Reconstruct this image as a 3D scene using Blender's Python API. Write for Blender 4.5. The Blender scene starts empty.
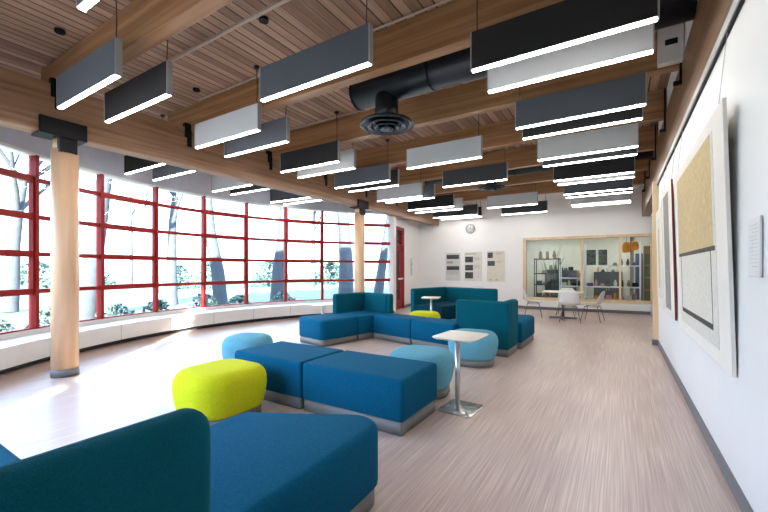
import bpy, bmesh, math, random
from mathutils import Vector, Matrix
random.seed(7)
S = bpy.context.scene
COL = S.collection
PI = math.pi

# ------------------------------------------------------------------ camera
FPX, Y0, CH = 378.0, 269.0, 1.35
TH = math.atan2(235, FPX)
cd = bpy.data.cameras.new('camera'); cam = bpy.data.objects.new('camera', cd); COL.objects.link(cam)
cam.location = (0, 0, CH); cam.rotation_euler = (PI/2, 0, TH)
cd.sensor_width = 36; cd.lens = FPX/768*36; cd.shift_y = (Y0-256)/768; cd.clip_start = .05; cd.clip_end = 300
S.camera = cam

# ------------------------------------------------------------------ world, sun, exposure
w = bpy.data.worlds.new('world'); S.world = w; w.use_nodes = True
nt = w.node_tree; bg = nt.nodes['Background']
tc = nt.nodes.new('ShaderNodeTexCoord'); sp = nt.nodes.new('ShaderNodeSeparateXYZ'); cr = nt.nodes.new('ShaderNodeValToRGB')
nt.links.new(tc.outputs['Generated'], sp.inputs[0]); nt.links.new(sp.outputs['Z'], cr.inputs[0]); nt.links.new(cr.outputs[0], bg.inputs[0])
cr.color_ramp.elements[0].position = 0; cr.color_ramp.elements[0].color = (.27, .30, .33, 1)
cr.color_ramp.elements[1].position = .55; cr.color_ramp.elements[1].color = (.60, .84, 1.28, 1)
bg.inputs[1].default_value = 4.2
sd = bpy.data.lights.new('sun', 'SUN'); sun = bpy.data.objects.new('sun', sd); COL.objects.link(sun)
sd.energy = 26; sd.angle = .02; sd.color = (1, .93, .82)
sun.rotation_euler = Vector((-.66, .76, -.25)).to_track_quat('-Z', 'Y').to_euler()
S.view_settings.view_transform = 'Standard'; S.view_settings.look = 'None'
S.view_settings.gamma = 1; S.view_settings.use_curve_mapping = False
S.view_settings.exposure = 1.7

# ------------------------------------------------------------------ materials
def mat(name, col, rough=.6, metal=0, emit=0, spec=None, bump=None, var=None, coat=0, sheen=0):
    """bump=(scale,strength); var=(scale,amount) mottles the colour"""
    m = bpy.data.materials.new(name); m.use_nodes = True
    n = m.node_tree.nodes; l = m.node_tree.links; b = n['Principled BSDF']
    b.inputs['Base Color'].default_value = (*col, 1); b.inputs['Roughness'].default_value = rough
    b.inputs['Metallic'].default_value = metal
    if spec is not None: b.inputs['Specular IOR Level'].default_value = spec
    if coat: b.inputs['Coat Weight'].default_value = coat
    if sheen: b.inputs['Sheen Weight'].default_value = sheen
    if emit: b.inputs['Emission Color'].default_value = (*col, 1); b.inputs['Emission Strength'].default_value = emit
    t = n.new('ShaderNodeTexCoord')
    if bump:
        no = n.new('ShaderNodeTexNoise'); no.inputs['Scale'].default_value = bump[0]; no.inputs['Detail'].default_value = 3
        bu = n.new('ShaderNodeBump'); bu.inputs['Strength'].default_value = bump[1]; bu.inputs['Distance'].default_value = .01
        l.new(t.outputs['Object'], no.inputs['Vector']); l.new(no.outputs[0], bu.inputs['Height']); l.new(bu.outputs[0], b.inputs['Normal'])
    if var is None: var = (6, .04)
    no = n.new('ShaderNodeTexNoise'); no.inputs['Scale'].default_value = var[0]; no.inputs['Detail'].default_value = 4
    l.new(t.outputs['Object'], no.inputs['Vector'])
    r = n.new('ShaderNodeValToRGB'); a = var[1]
    r.color_ramp.elements[0].position = .3; r.color_ramp.elements[1].position = .7
    r.color_ramp.elements[0].color = tuple(max(0, c*(1-a)) for c in col)+(1,)
    r.color_ramp.elements[1].color = tuple(min(1, c*(1+a)) for c in col)+(1,)
    l.new(no.outputs[0], r.inputs[0]); l.new(r.outputs[0], b.inputs['Base Color'])
    return m

def wood(name, c1, c2, axis, rough=.5, stretch=14, world=True):
    """streaky grain running along axis ('X','Y','Z')"""
    m = bpy.data.materials.new(name); m.use_nodes = True
    n = m.node_tree.nodes; l = m.node_tree.links; b = n['Principled BSDF']
    b.inputs['Roughness'].default_value = rough
    t = n.new('ShaderNodeTexCoord'); mp = n.new('ShaderNodeMapping')
    s = [stretch]*3; s['XYZ'.index(axis)] = .8
    mp.inputs['Scale'].default_value = s
    l.new(t.outputs['Object'], mp.inputs[0])
    no = n.new('ShaderNodeTexNoise'); no.inputs['Scale'].default_value = 1; no.inputs['Detail'].default_value = 6; no.inputs['Distortion'].default_value = .6
    l.new(mp.outputs[0], no.inputs['Vector'])
    mp2 = n.new('ShaderNodeMapping'); s2 = [3, 3, 3]; s2['XYZ'.index(axis)] = .35; s2[2] = s2[2] if axis == 'Z' else 22
    mp2.inputs['Scale'].default_value = s2; l.new(t.outputs['Object'], mp2.inputs[0])
    no2 = n.new('ShaderNodeTexNoise'); no2.inputs['Scale'].default_value = 1; no2.inputs['Detail'].default_value = 1
    l.new(mp2.outputs[0], no2.inputs['Vector'])
    mx = n.new('ShaderNodeMix'); mx.data_type = 'FLOAT'; mx.inputs[0].default_value = .45
    l.new(no.outputs[0], mx.inputs[2]); l.new(no2.outputs[0], mx.inputs[3])
    r = n.new('ShaderNodeValToRGB'); r.color_ramp.elements[0].position = .36; r.color_ramp.elements[1].position = .64
    r.color_ramp.elements[0].color = (*c1, 1); r.color_ramp.elements[1].color = (*c2, 1)
    l.new(mx.outputs[0], r.inputs[0]); l.new(r.outputs[0], b.inputs['Base Color'])
    return m

M = {}
M['wall'] = mat('wall_paint', (.86, .86, .85), .55, var=(2, .015))
M['fascia'] = mat('grey_fascia_paint', (.55, .58, .64), .6)
M['ledge'] = mat('white_ledge_laminate', (.82, .81, .79), .35, var=(3, .02))
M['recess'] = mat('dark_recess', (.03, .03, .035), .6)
M['baseb'] = mat('grey_rubber_baseboard', (.17, .175, .19), .5)
M['red'] = mat('red_window_paint', (.31, .014, .012), .5, spec=.2)
M['white'] = mat('white_metal', (.8, .8, .8), .35)
M['black'] = mat('black_metal', (.007, .007, .009), .5, spec=.2)
M['black2'] = mat('black_duct_paint', (.010, .013, .020), .42)
M['diff'] = mat('dark_glossy_diffuser', (.05, .06, .075), .25, metal=.4)
M['beam'] = wood('glulam_beam', (.225, .105, .043), (.40, .215, .10), 'X', .45)
M['girder_shade'] = wood('shaded_girder', (.13, .065, .032), (.27, .14, .07), 'Y', .45)  # right girder: its weaker light is put into the colour as darker brown
M['girder'] = wood('glulam_girder', (.22, .11, .055), (.38, .215, .12), 'Y', .45)
M['post'] = wood('turned_wood_column', (.66, .40, .23), (.84, .57, .37), 'Z', .4, 10)
M['pale'] = wood('pale_wood', (.68, .48, .27), (.80, .62, .40), 'Z', .45, 10)
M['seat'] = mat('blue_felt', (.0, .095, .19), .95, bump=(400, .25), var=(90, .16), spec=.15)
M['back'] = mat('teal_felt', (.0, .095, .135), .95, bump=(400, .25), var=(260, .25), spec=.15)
M['seat_shade'] = mat('shaded_blue_felt', (.0, .04, .07), .95, bump=(400, .25), var=(90, .16), spec=.15)  # blue felt darkened: the shade over the far sofa is in its colour
M['yellow'] = mat('chartreuse_felt', (.62, .64, .010), .9, bump=(400, .2), var=(60, .06), spec=.2)
M['aqua'] = mat('aqua_felt', (.13, .37, .48), .92, bump=(400, .2), var=(60, .10), spec=.2)
M['plinth'] = mat('grey_plinth', (.17, .165, .155), .55)
M['ttop'] = mat('cream_tabletop', (.80, .74, .62), .35)
M['steel'] = mat('brushed_steel', (.55, .55, .55), .3, metal=.85)
M['polish'] = mat('polished_base', (.66, .65, .63), .12, metal=.6)
M['shell'] = mat('white_chair_shell', (.72, .73, .72), .4)
M['chrome'] = mat('dark_wire', (.16, .16, .17), .3, metal=.7)
M['strip'] = mat('led_strip', (1, .955, .90), .5, emit=11, var=(1, 0))
M['l_slate'] = mat('slate_acoustic_felt', (.085, .095, .115), .85, var=(150, .08))
M['l_char'] = mat('charcoal_acoustic_felt', (.045, .048, .055), .85, var=(150, .08))
M['l_black'] = mat('black_acoustic_felt', (.014, .014, .016), .85, var=(150, .08))
M['l_white'] = mat('white_acoustic_felt', (.56, .58, .60), .85, var=(150, .03))
M['cap'] = mat('grey_end_cap', (.30, .30, .30), .5)
M['cord'] = mat('cord', (.03, .02, .02), .6)
M['pipe'] = mat('painted_pipe', (.42, .33, .26), .5)
M['alu'] = mat('white_rail', (.62, .60, .57), .35)
M['paper'] = mat('art_paper', (.84, .80, .73), .8, var=(3, .03))
M['tan'] = mat('tan_pigment', (.62, .47, .25), .85, bump=(60, .3), var=(25, .12))
M['offw'] = mat('offwhite_textured', (.72, .69, .61), .85, bump=(50, .3), var=(40, .10))
M['dark'] = mat('dark_pigment', (.07, .06, .05), .8, var=(60, .7))
M['grey'] = mat('grey_pigment', (.30, .28, .26), .8, var=(20, .2))
M['maroon'] = mat('maroon_edge', (.16, .012, .012), .6)
M['studio'] = mat('cream_studio_paint', (.66, .65, .56), .7)
M['soil'] = mat('soil', (.2, .17, .12), .9)

def glass():
    m = bpy.data.materials.new('window_glass'); m.use_nodes = True
    n = m.node_tree.nodes; l = m.node_tree.links; n.clear()
    o = n.new('ShaderNodeOutputMaterial'); mx = n.new('ShaderNodeMixShader'); tr = n.new('ShaderNodeBsdfTransparent')
    gl = n.new('ShaderNodeBsdfGlossy'); fr = n.new('ShaderNodeFresnel')
    tr.inputs[0].default_value = (.93, .97, .97, 1); gl.inputs['Roughness'].default_value = .02; fr.inputs[0].default_value = 1.25
    l.new(fr.outputs[0], mx.inputs[0]); l.new(tr.outputs[0], mx.inputs[1]); l.new(gl.outputs[0], mx.inputs[2]); l.new(mx.outputs[0], o.inputs[0])
    return m
M['glass'] = glass()

def floor_mat():
    m = bpy.data.materials.new('streaked_linoleum'); m.use_nodes = True
    n = m.node_tree.nodes; l = m.node_tree.links; b = n['Principled BSDF']
    t = n.new('ShaderNodeTexCoord')
    def streak(sx, sy, det):
        mp = n.new('ShaderNodeMapping'); mp.inputs['Scale'].default_value = (sx, sy, 1); l.new(t.outputs['Object'], mp.inputs[0])
        no = n.new('ShaderNodeTexNoise'); no.inputs['Scale'].default_value = 1; no.inputs['Detail'].default_value = det
        l.new(mp.outputs[0], no.inputs['Vector']); return no
    a = streak(120, 1.4, 2); c = streak(1.2, .8, 1)
    r = n.new('ShaderNodeValToRGB'); e = r.color_ramp.elements
    e[0].position = .34; e[0].color = (.49, .375, .325, 1); e[1].position = .68; e[1].color = (.72, .58, .50, 1)
    x = r.color_ramp.elements.new(.5); x.color = (.585, .455, .39, 1)
    l.new(a.outputs[0], r.inputs[0])
    r2 = n.new('ShaderNodeValToRGB'); r2.color_ramp.elements[0].color = (.93, .92, .97, 1); r2.color_ramp.elements[1].color = (1, 1, 1, 1)
    r2.color_ramp.elements[0].position = .35; r2.color_ramp.elements[1].position = .65; l.new(c.outputs[0], r2.inputs[0])
    mx = n.new('ShaderNodeMix'); mx.data_type = 'RGBA'; mx.blend_type = 'MULTIPLY'; mx.inputs[0].default_value = 1
    l.new(r.outputs[0], mx.inputs[6]); l.new(r2.outputs[0], mx.inputs[7]); l.new(mx.outputs[2], b.inputs['Base Color'])
    b.inputs['Roughness'].default_value = .33; b.inputs['Specular IOR Level'].default_value = .5
    return m
M['floor'] = floor_mat()

def deck_mat():
    m = bpy.data.materials.new('plank_deck'); m.use_nodes = True
    n = m.node_tree.nodes; l = m.node_tree.links; b = n['Principled BSDF']; b.inputs['Roughness'].default_value = .6
    t = n.new('ShaderNodeTexCoord'); sp = n.new('ShaderNodeSeparateXYZ'); l.new(t.outputs['Object'], sp.inputs[0])
    def math_(op, a, bb=None):
        q = n.new('ShaderNodeMath'); q.operation = op
        if isinstance(a, (int, float)): q.inputs[0].default_value = a
        else: l.new(a, q.inputs[0])
        if bb is not None:
            if isinstance(bb, (int, float)): q.inputs[1].default_value = bb
            else: l.new(bb, q.inputs[1])
        return q.outputs[0]
    u = math_('DIVIDE', sp.outputs['X'], .12)
    fl = math_('FLOOR', u); fr = math_('FRACT', u)
    wn = n.new('ShaderNodeTexWhiteNoise'); wn.noise_dimensions = '1D'; l.new(fl, wn.inputs['W'])
    wid = math_('ADD', math_('MULTIPLY', wn.outputs['Value'], .11), .05)     # gap width differs board to board
    gap = math_('GREATER_THAN', fr, wid)
    mp = n.new('ShaderNodeMapping'); mp.inputs['Scale'].default_value = (18, 1.2, 1); l.new(t.outputs['Object'], mp.inputs[0])
    no = n.new('ShaderNodeTexNoise'); no.inputs['Scale'].default_value = 1; no.inputs['Detail'].default_value = 5; l.new(mp.outputs[0], no.inputs['Vector'])
    v = math_('ADD', math_('MULTIPLY', no.outputs[0], .6), math_('MULTIPLY', wn.outputs['Value'], .4))
    r = n.new('ShaderNodeValToRGB'); e = r.color_ramp.elements
    e[0].position = .3; e[0].color = (.22, .12, .075, 1); e[1].position = .72; e[1].color = (.47, .30, .20, 1)
    l.new(v, r.inputs[0])
    mx = n.new('ShaderNodeMix'); mx.data_type = 'RGBA'; l.new(gap, mx.inputs[0]); mx.inputs[6].default_value = (.025, .01, .006, 1)
    l.new(r.outputs[0], mx.inputs[7]); l.new(mx.outputs[2], b.inputs['Base Color'])
    return m
M['deck'] = deck_mat()

# ------------------------------------------------------------------ mesh helpers
class MB:
    def __init__(s): s.bm = bmesh.new(); s.mats = []
    def mi(s, m):
        if m not in s.mats: s.mats.append(m)
        return s.mats.index(m)
    def box(s, lo, hi, m=None, rot=0, piv=None, bev=0):
        vs = [s.bm.verts.new((x, y, z)) for z in (lo[2], hi[2]) for y in (lo[1], hi[1]) for x in (lo[0], hi[0])]
        fs = [s.bm.faces.new([vs[i] for i in f]) for f in ((0, 2, 3, 1), (4, 5, 7, 6), (0, 1, 5, 4), (2, 6, 7, 3), (0, 4, 6, 2), (1, 3, 7, 5))]
        if m is not None:
            for f in fs: f.material_index = s.mi(m)
        if rot:
            bmesh.ops.rotate(s.bm, verts=vs, cent=piv or (0, 0, 0), matrix=Matrix.Rotation(rot, 3, 'Z'))
        if bev:
            es = list({e for f in fs for e in f.edges})
            bmesh.ops.bevel(s.bm, geom=es, offset=bev, segments=2, affect='EDGES', profile=.5)
        return s
    def tube(s, pts, r, n=10, m=None, caps=True):
        pts = [Vector(p) for p in pts]; rr = r if isinstance(r, (list, tuple)) else [r]*len(pts)
        rings = []
        for i, p in enumerate(pts):
            d = (pts[min(i+1, len(pts)-1)]-pts[max(i-1, 0)]).normalized()
            a = d.cross(Vector((0, 0, 1)) if abs(d.z) < .9 else Vector((1, 0, 0))).normalized(); b = d.cross(a)
            rings.append([s.bm.verts.new(p+(a*math.cos(2*PI*k/n)+b*math.sin(2*PI*k/n))*rr[i]) for k in range(n)])
        fs = []
        for A, B in zip(rings, rings[1:]):
            for k in range(n): fs.append(s.bm.faces.new((A[k], A[(k+1) % n], B[(k+1) % n], B[k])))
        for f in fs: f.smooth = True
        if caps: fs += [s.bm.faces.new(rings[0][::-1]), s.bm.faces.new(rings[-1])]
        if m is not None:
            for f in fs: f.material_index = s.mi(m)
        return s
    def loft(s, rings, m=None, smooth=True, cap0=True, cap1=True):
        R = [[s.bm.verts.new(p) for p in r] for r in rings]; n = len(R[0]); fs = []
        for A, B in zip(R, R[1:]):
            for k in range(n):
                f = s.bm.faces.new((A[k], A[(k+1) % n], B[(k+1) % n], B[k])); f.smooth = smooth; fs.append(f)
        if cap0: fs.append(s.bm.faces.new(R[0][::-1]))
        if cap1: f = s.bm.faces.new(R[-1]); f.smooth = smooth; fs.append(f)
        if m is not None:
            for f in fs: f.material_index = s.mi(m)
        return s
    def arcwall(s, c, r0, r1, z0, z1, a0, a1, n=60, m=None):
        """solid curved slab between radii r0<r1, phi measured as in arcp"""
        rings = []
        for i in range(n+1):
            a = a0+(a1-a0)*i/n
            p, q = arcp(r0, a), arcp(r1, a)
            rings.append([(p[0], p[1], z0), (q[0], q[1], z0), (q[0], q[1], z1), (p[0], p[1], z1)])
        s.loft(rings, m, smooth=False); return s
    def build(s, name, m=None, parent=None, loc=None, rotz=0, autosmooth=False):
        bmesh.ops.recalc_face_normals(s.bm, faces=s.bm.faces)
        me = bpy.data.meshes.new(name); s.bm.to_mesh(me); s.bm.free()
        for k in (s.mats if s.mats else [m]): me.materials.append(M[k] if isinstance(k, str) else k)
        o = bpy.data.objects.new(name, me); COL.objects.link(o)
        if parent: o.parent = parent
        if loc: o.location = loc
        if rotz: o.rotation_euler.z = rotz
        return o

def tag(o, label=None, cat=None, group=None, kind=None):
    if label: o['label'] = label
    if cat: o['category'] = cat
    if group: o['group'] = group
    if kind: o['kind'] = kind
    return o
def empty(name, loc=(0, 0, 0), rz=0, **k):
    o = bpy.data.objects.new(name, None); COL.objects.link(o); o.location = loc; o.rotation_euler.z = rz; o.empty_display_size = .1
    return tag(o, **k)
def copy_tree(o, parent=None):
    c = o.copy(); COL.objects.link(c)
    if parent: c.parent = parent
    for ch in list(o.children): copy_tree(ch, c)
    return c
def struct(o): o['kind'] = 'structure'; return o

def outline(w, d, r, n=8):
    """rounded rectangle centred at 0; r = one radius or four (++, -+, --, +-)"""
    rs = r if isinstance(r, (list, tuple)) else [r]*4; P = []
    for (sx, sy, a0, q) in ((1, 1, 0, rs[0]), (-1, 1, PI/2, rs[1]), (-1, -1, PI, rs[2]), (1, -1, 1.5*PI, rs[3])):
        for k in range(n+1):
            a = a0+PI/2*k/n; P.append((sx*(w/2-q)+q*math.cos(a), sy*(d/2-q)+q*math.sin(a)))
    return P
def padrings(w, d, r, prof, n=8):
    rs = r if isinstance(r, (list, tuple)) else [r]*4
    return [[(x, y, z) for x, y in outline(w-2*i, d-2*i, [max(q-i, .006) for q in rs], n)] for i, z in prof]
def roundprof(z0, z1, rt, k=6, rb=.012):
    p = [(rb, z0), (0, z0+rb)]
    p += [(rt*(1-math.cos(PI/2*t/k)), z1-rt+rt*math.sin(PI/2*t/k)) for t in range(k+1)]
    return p

def polyrings(P, rs, prof, n=7):
    P = [Vector(p) for p in P]; N = len(P); out = []
    for ins, z in prof:
        E = []
        for k in range(N):
            a, b = P[k], P[(k+1) % N]; d = (b-a).normalized(); nr = Vector((-d.y, d.x))
            E.append((a+nr*ins, d))
        Q = []
        for k in range(N):
            (a, d), (b, e) = E[k-1], E[k]
            t = ((b-a).x*e.y-(b-a).y*e.x)/(d.x*e.y-d.y*e.x); Q.append(a+d*t)
        ring = []
        for k in range(N):
            c = Q[k]; d0 = (Q[k-1]-c).normalized(); d1 = (Q[(k+1) % N]-c).normalized(); r = max(rs[k]-ins, .006)
            h = math.acos(max(-1, min(1, d0.dot(d1))))/2; L = r/math.tan(h); cc = c+(d0+d1).normalized()*(r/math.sin(h))
            p0, p1 = c+d0*L-cc, c+d1*L-cc; a0 = math.atan2(p0.y, p0.x); a1 = math.atan2(p1.y, p1.x)
            while a1 < a0: a1 += 2*PI
            ring += [(cc.x+r*math.cos(a0+(a1-a0)*q/n), cc.y+r*math.sin(a0+(a1-a0)*q/n), z) for q in range(n+1)]
        out.append(ring)
    return out
# curved window wall: centre and radii
CX, CY, RG, RP = -1.9, 5.3, 6.6, 6.0
def arcp(r, a): return (CX-r*math.cos(a), CY+r*math.sin(a))
def ray(x):
    t = (x-384)/FPX
    return (-math.sin(TH)+math.cos(TH)*t, math.cos(TH)+math.sin(TH)*t)
def phi_at(px):
    """angle on the glass arc of the mullion measured in photo column px"""
    rx, ry = ray(px); lo = 0
    b = -2*(rx*CX+ry*CY); a = rx*rx+ry*ry; c = CX*CX+CY*CY-RG*RG
    t = (-b+math.sqrt(b*b-4*a*c))/(2*a)
    return math.atan2(ry*t-CY, -(rx*t-CX))

# ------------------------------------------------------------------ the room
ZC = 3.98
GX0, GX1 = -6.07, -5.83        # left girder
WX = .59                      # right wall plane
bw = lambda x: 13.3+.05*(x+7.22)   # back wall line
phis = [phi_at(x) for x in (33, 99.5, 155, 203, 246, 285.2, 322, 356)]
pend = phi_at(392)
step = phis[1]-phis[0]
pre = [phis[0]-step*k for k in (6, 5, 4, 3, 2, 1)]
allp = pre+phis+[pend]
A0, A1 = allp[0], pend
pL = arcp(RG, A0); pR = arcp(RG, A1)

struct(MB().box((-9.2, -1.8, -.12), (3.2, 17, 0)).build('floor', 'floor'))
poly = [arcp(RG+.25, A0+(A1-A0)*k/60) for k in range(61)]+[(pR[0]-.1, pR[1]), (-7.3, 14), (3.2, 14), (3.2, -1.8), (pL[0]-.3, -1.8), (pL[0]-.3, pL[1])]
struct(MB().loft([[(x, y, ZC) for x, y in poly], [(x, y, ZC+.12) for x, y in poly]], smooth=False).build('ceiling', 'deck'))
struct(MB().box((WX, -1.6, 0), (WX+.2, 8.2, 3.98)).build('wall_right', 'wall'))
struct(MB().box((pL[0]-.3, -1.8, 0), (3.2, -1.6, ZC)).build('wall_rear', 'wall'))
# back wall with an opening for the display window
OX0, OX1, OZ0, OZ1 = -2.74, .84, .34, 2.36
mb = MB()
def bwseg(x0, x1, z0, z1, t=.2):
    mb.loft([[(x0, bw(x0), z0), (x0, bw(x0)+t, z0), (x0, bw(x0)+t, z1), (x0, bw(x0), z1)],
             [(x1, bw(x1), z0), (x1, bw(x1)+t, z0), (x1, bw(x1)+t, z1), (x1, bw(x1), z1)]], smooth=False)
bwseg(-8, OX0, 0, ZC); bwseg(OX0, OX1, 0, OZ0); bwseg(OX0, OX1, OZ1, ZC); bwseg(OX1, 3.2, 0, ZC)
struct(mb.build('wall_back', 'wall'))
struct(MB().box((3.0, 8.2, 0), (3.2, 17, ZC)).build('wall_alcove', 'wall'))
struct(MB().box((WX+.2, 8.0, 0), (3.2, 8.2, ZC)).build('wall_alcove_return', 'wall'))
# the wall from the arc end to the back wall, with the red door in it
def seg(mb, p, q, z0, z1, t=.15, m=None):
    p, q = Vector(p), Vector(q); d = (q-p).normalized(); nrm = Vector((-d.y, d.x))*t
    mb.loft([[(p.x, p.y, z0), (p.x+nrm.x, p.y+nrm.y, z0), (p.x+nrm.x, p.y+nrm.y, z1), (p.x, p.y, z1)],
             [(q.x, q.y, z0), (q.x+nrm.x, q.y+nrm.y, z0), (q.x+nrm.x, q.y+nrm.y, z1), (q.x, q.y, z1)]], m, smooth=False)
def onray(px, D): r = ray(px); return (r[0]*D, r[1]*D)
pa = pR; 
def ray_seg(px, p, q):
    r = ray(px); dx, dy = q[0]-p[0], q[1]-p[1]
    den = r[0]*dy-r[1]*dx; t = (p[0]*dy-p[1]*dx)/den
    return (r[0]*t, r[1]*t)
pc = ray_seg(420, (-8, bw(-8)), (0, bw(0)))
dA = ray_seg(395.5, pa, pc); dB = ray_seg(403.5, pa, pc)
mb = MB(); seg(mb, pa, dA, 0, ZC); seg(mb, dA, dB, 2.75, ZC); seg(mb, dB, pc, 0, ZC)
struct(mb.build('wall_left', 'wall'))
mb = MB()
def b2(p, q, z0, z1, off=.03, t=.12, m='red'):
    p, q = Vector(p), Vector(q); d = (q-p).normalized(); nrm = Vector((-d.y, d.x))
    seg(mb, p-nrm*off, q-nrm*off, z0, z1, t, m)
vA, vB = Vector(dA), Vector(dB); dd = (vB-vA).normalized()
b2(vA, vA+dd*.09, 0, 2.75); b2(vB-dd*.09, vB, 0, 2.75); b2(vA, vB, 2.66, 2.75); b2(vA, vB, 2.1, 2.18)
dr = struct(mb.build('door_1', 'red'))
mb = MB(); b2(vA+dd*.09, vA+dd*.2, 0.01, 2.1, .0, .05); b2(vB-dd*.2, vB-dd*.09, .01, 2.1, 0, .05); b2(vA+dd*.09, vB-dd*.09, .01, .3, 0, .05)
b2(vA+dd*.09, vB-dd*.09, 1.98, 2.1, 0, .05); mb.build('door_leaf', 'red', dr)
mb = MB(); b2(vA+dd*.2, vB-dd*.2, 1.0, 1.05, .06, .04, 'white'); mb.build('push_bar', 'white', dr)
mb = MB(); b2(vA+dd*.2, vB-dd*.2, .3, 1.98, -.02, .012, 'glass'); mb.build('door_glass', 'glass', dr)
mb = MB(); b2(vA+dd*.09, vB-dd*.09, 2.18, 2.66, -.02, .012, 'glass'); mb.build('transom_glass', 'glass', dr)

# curved low wall with ledge, grey fascia above the glass
mb = MB().arcwall(0, RP, RG+.12, .09, .36, A0, A1, 90)
struct(mb.build('wall_sill', 'ledge'))
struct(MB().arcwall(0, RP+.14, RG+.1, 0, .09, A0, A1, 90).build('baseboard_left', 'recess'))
struct(MB().arcwall(0, RG-.06, RG+.1, .36, .43, A0, A1, 90).build('trim_1', 'ledge'))
struct(MB().arcwall(0, RG-.05, RG+.25, 3.13, ZC, A0, A1, 90).build('wall_fascia', 'fascia'))
struct(MB().arcwall(0, RG-.065, RG+.1, 3.09, 3.13, A0, A1, 90).build('trim_2', 'white'))
# joints between the ledge panels
mb = MB()
for a in allp[1:-1]:
    p = arcp(RP-.002, a-step*.1); q = arcp(RP-.002, a-step*.1+.0012)
    seg(mb, p, q, .095, .355, .01)
struct(mb.build('trim_3', 'cap'))
# left stub behind the arc start
struct(MB().box((pL[0]-.3, -1.6, 0), (pL[0], pL[1]+.05, ZC)).build('wall_left_rear', 'wall'))

# windows: one per bay, five rows of panes
ROW = .575; Z0 = .43
for i in range(len(allp)-1):
    a, b = allp[i], allp[i+1]
    root = struct(empty(f'window_{i+1}', (*arcp(RG, (a+b)/2), Z0)))
    thick = (i % 2 == 1)          # every other bay has heavier opening sashes
    fb = MB()
    def bar(a0, a1, z0, z1, r0, r1, n=1): fb.arcwall(0, r0, r1, z0, z1, a0, a1, n)
    last = i == len(allp)-2
    hw = .027/RG
    if not last or True:
        bar(a, a+hw*1.05, Z0, 3.1, RG-.075, RG+.04)
        bar(b-hw*1.05, b, Z0, 3.1, RG-.075, RG+.04)
    for k in range(0, 6):
        z = Z0+ROW*k if k else Z0
        if z > 3.12: continue
        h = .032 if not thick else (.046 if 0 < k < 5 else .032)
        if k == 0: h = .02
        bar(a+hw, b-hw, z-h if k else z, z+h, RG-.045, RG+.03, 4)
    if thick:
        for (s0, s1) in ((a+hw, a+hw+.028/RG), (b-hw-.028/RG, b-hw)):
            bar(s0, s1, Z0+ROW, Z0+4*ROW, RG-.055, RG+.02)
    fr = fb.build('window_frame', 'red' , root); fr.matrix_parent_inverse = Matrix.Translation(-root.location)
    g = MB().arcwall(0, RG-.005, RG+.005, Z0+.01, 3.11, a+hw, b-hw, 4).build('glass', 'glass', root); g.matrix_parent_inverse = Matrix.Translation(-root.location)
# white end post of the glazing
p = onray(393, 11.75)
pe = arcp(RG-.12, pend)
struct(MB().box((pe[0]-.06, pe[1]-.05, 0), (pe[0]+.06, pe[1]+.12, 3.13)).build('trim_4', 'white'))

# right wall baseboard, rail, girder
struct(MB().box((WX-.012, -1.6, 0), (WX, 8.2, .10)).build('baseboard_right', 'baseb'))
struct(MB().box((WX-.02, -1.6, 2.86), (WX, 8.3, 2.90), 'alu').box((WX-.028, -1.6, 2.835), (WX-.02, 8.3, 2.90), 'alu').box((WX-.018, -1.6, 2.825), (WX-.001, 8.3, 2.86), 'black').build('trim_5'))
mb = MB(); bwp = MB()
for x0, x1 in ((-6.5, OX0), (OX1, 3.0)):
    mb.loft([[(x0, bw(x0)-.015, 0), (x0, bw(x0), 0), (x0, bw(x0), .1), (x0, bw(x0)-.015, .1)], [(x1, bw(x1)-.015, 0), (x1, bw(x1), 0), (x1, bw(x1), .1), (x1, bw(x1)-.015, .1)]], smooth=False)
struct(mb.build('baseboard_back', 'baseb'))
mb = MB(); seg(mb, vB, pc, 0, .1, -.015); struct(mb.build('baseboard_left_end', 'baseb'))

tag(MB().box((WX-.015, -1.6, 2.9), (WX+.19, 13.55, 3.62), bev=.006).build('roof_girder', 'girder_shade'),
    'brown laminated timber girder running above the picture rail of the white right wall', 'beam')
o = tag(MB().box((GX0, 1.0-2.2, 3.0), (GX1, bw(-6)-.01, 3.60), bev=.01).build('roof_girder', 'girder'),
    'long laminated timber girder carried by the round wooden columns in front of the windows', 'beam')

ords = ['nearest', 'second', 'third', 'fourth', 'fifth', 'sixth', 'seventh', 'eighth']
BY = [1.85+1.66*i for i in range(-1, 7)]
vis = 0
for i, y in enumerate(BY):
    b = MB().box((-6.5, y, 3.56), (WX+.1, y+.145, ZC), bev=.006).build('roof_beam', 'beam')
    lab = 'wooden roof beam directly above the camera, mostly out of view' if i == 0 else f'{ords[i-1]} wooden cross beam under the plank ceiling, counted from the viewer towards the back wall'
    tag(b, lab, 'beam', 'cross beams under the plank ceiling')
    # steel hanger plates at both girders
    if i:
        br = tag(MB().box((GX1-.0, y-.06, 3.30), (GX1+.012, y+.01, 3.46)).box((GX1-.0, y-.10, 3.44), (GX1+.012, y+.01, 3.602)).box((GX1-.05, y-.10, 3.60), (GX1+.012, y-.0, 3.665)).build('beam_bracket', 'black'),
            f'small black steel bracket on the left girder beside the {ords[i-1]} cross beam', 'bracket', 'black brackets along the left girder')
        br = tag(MB().box((WX-.035, y-.03, 3.36), (WX-.016, y-.002, 3.97)).box((WX-.09, y-.04, 3.34), (WX-.016, y-.002, 3.38)).build('beam_hanger', 'black'),
            f'upright black steel hanger on the right girder below the {ords[i-1]} cross beam', 'bracket', 'black hangers along the right girder')

# timber post at the end of the right wall
t = empty('timber_post', (WX-.03, 8.28, 0), label='pale square timber post at the far end of the white right wall', cat='post')
MB().box((-.05, -.06, .1), (.12, .06, 2.9)).build('shaft', 'pale', t)
MB().box((-.06, -.07, 0), (.13, .07, .1)).build('base_wrap', 'baseb', t)

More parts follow.
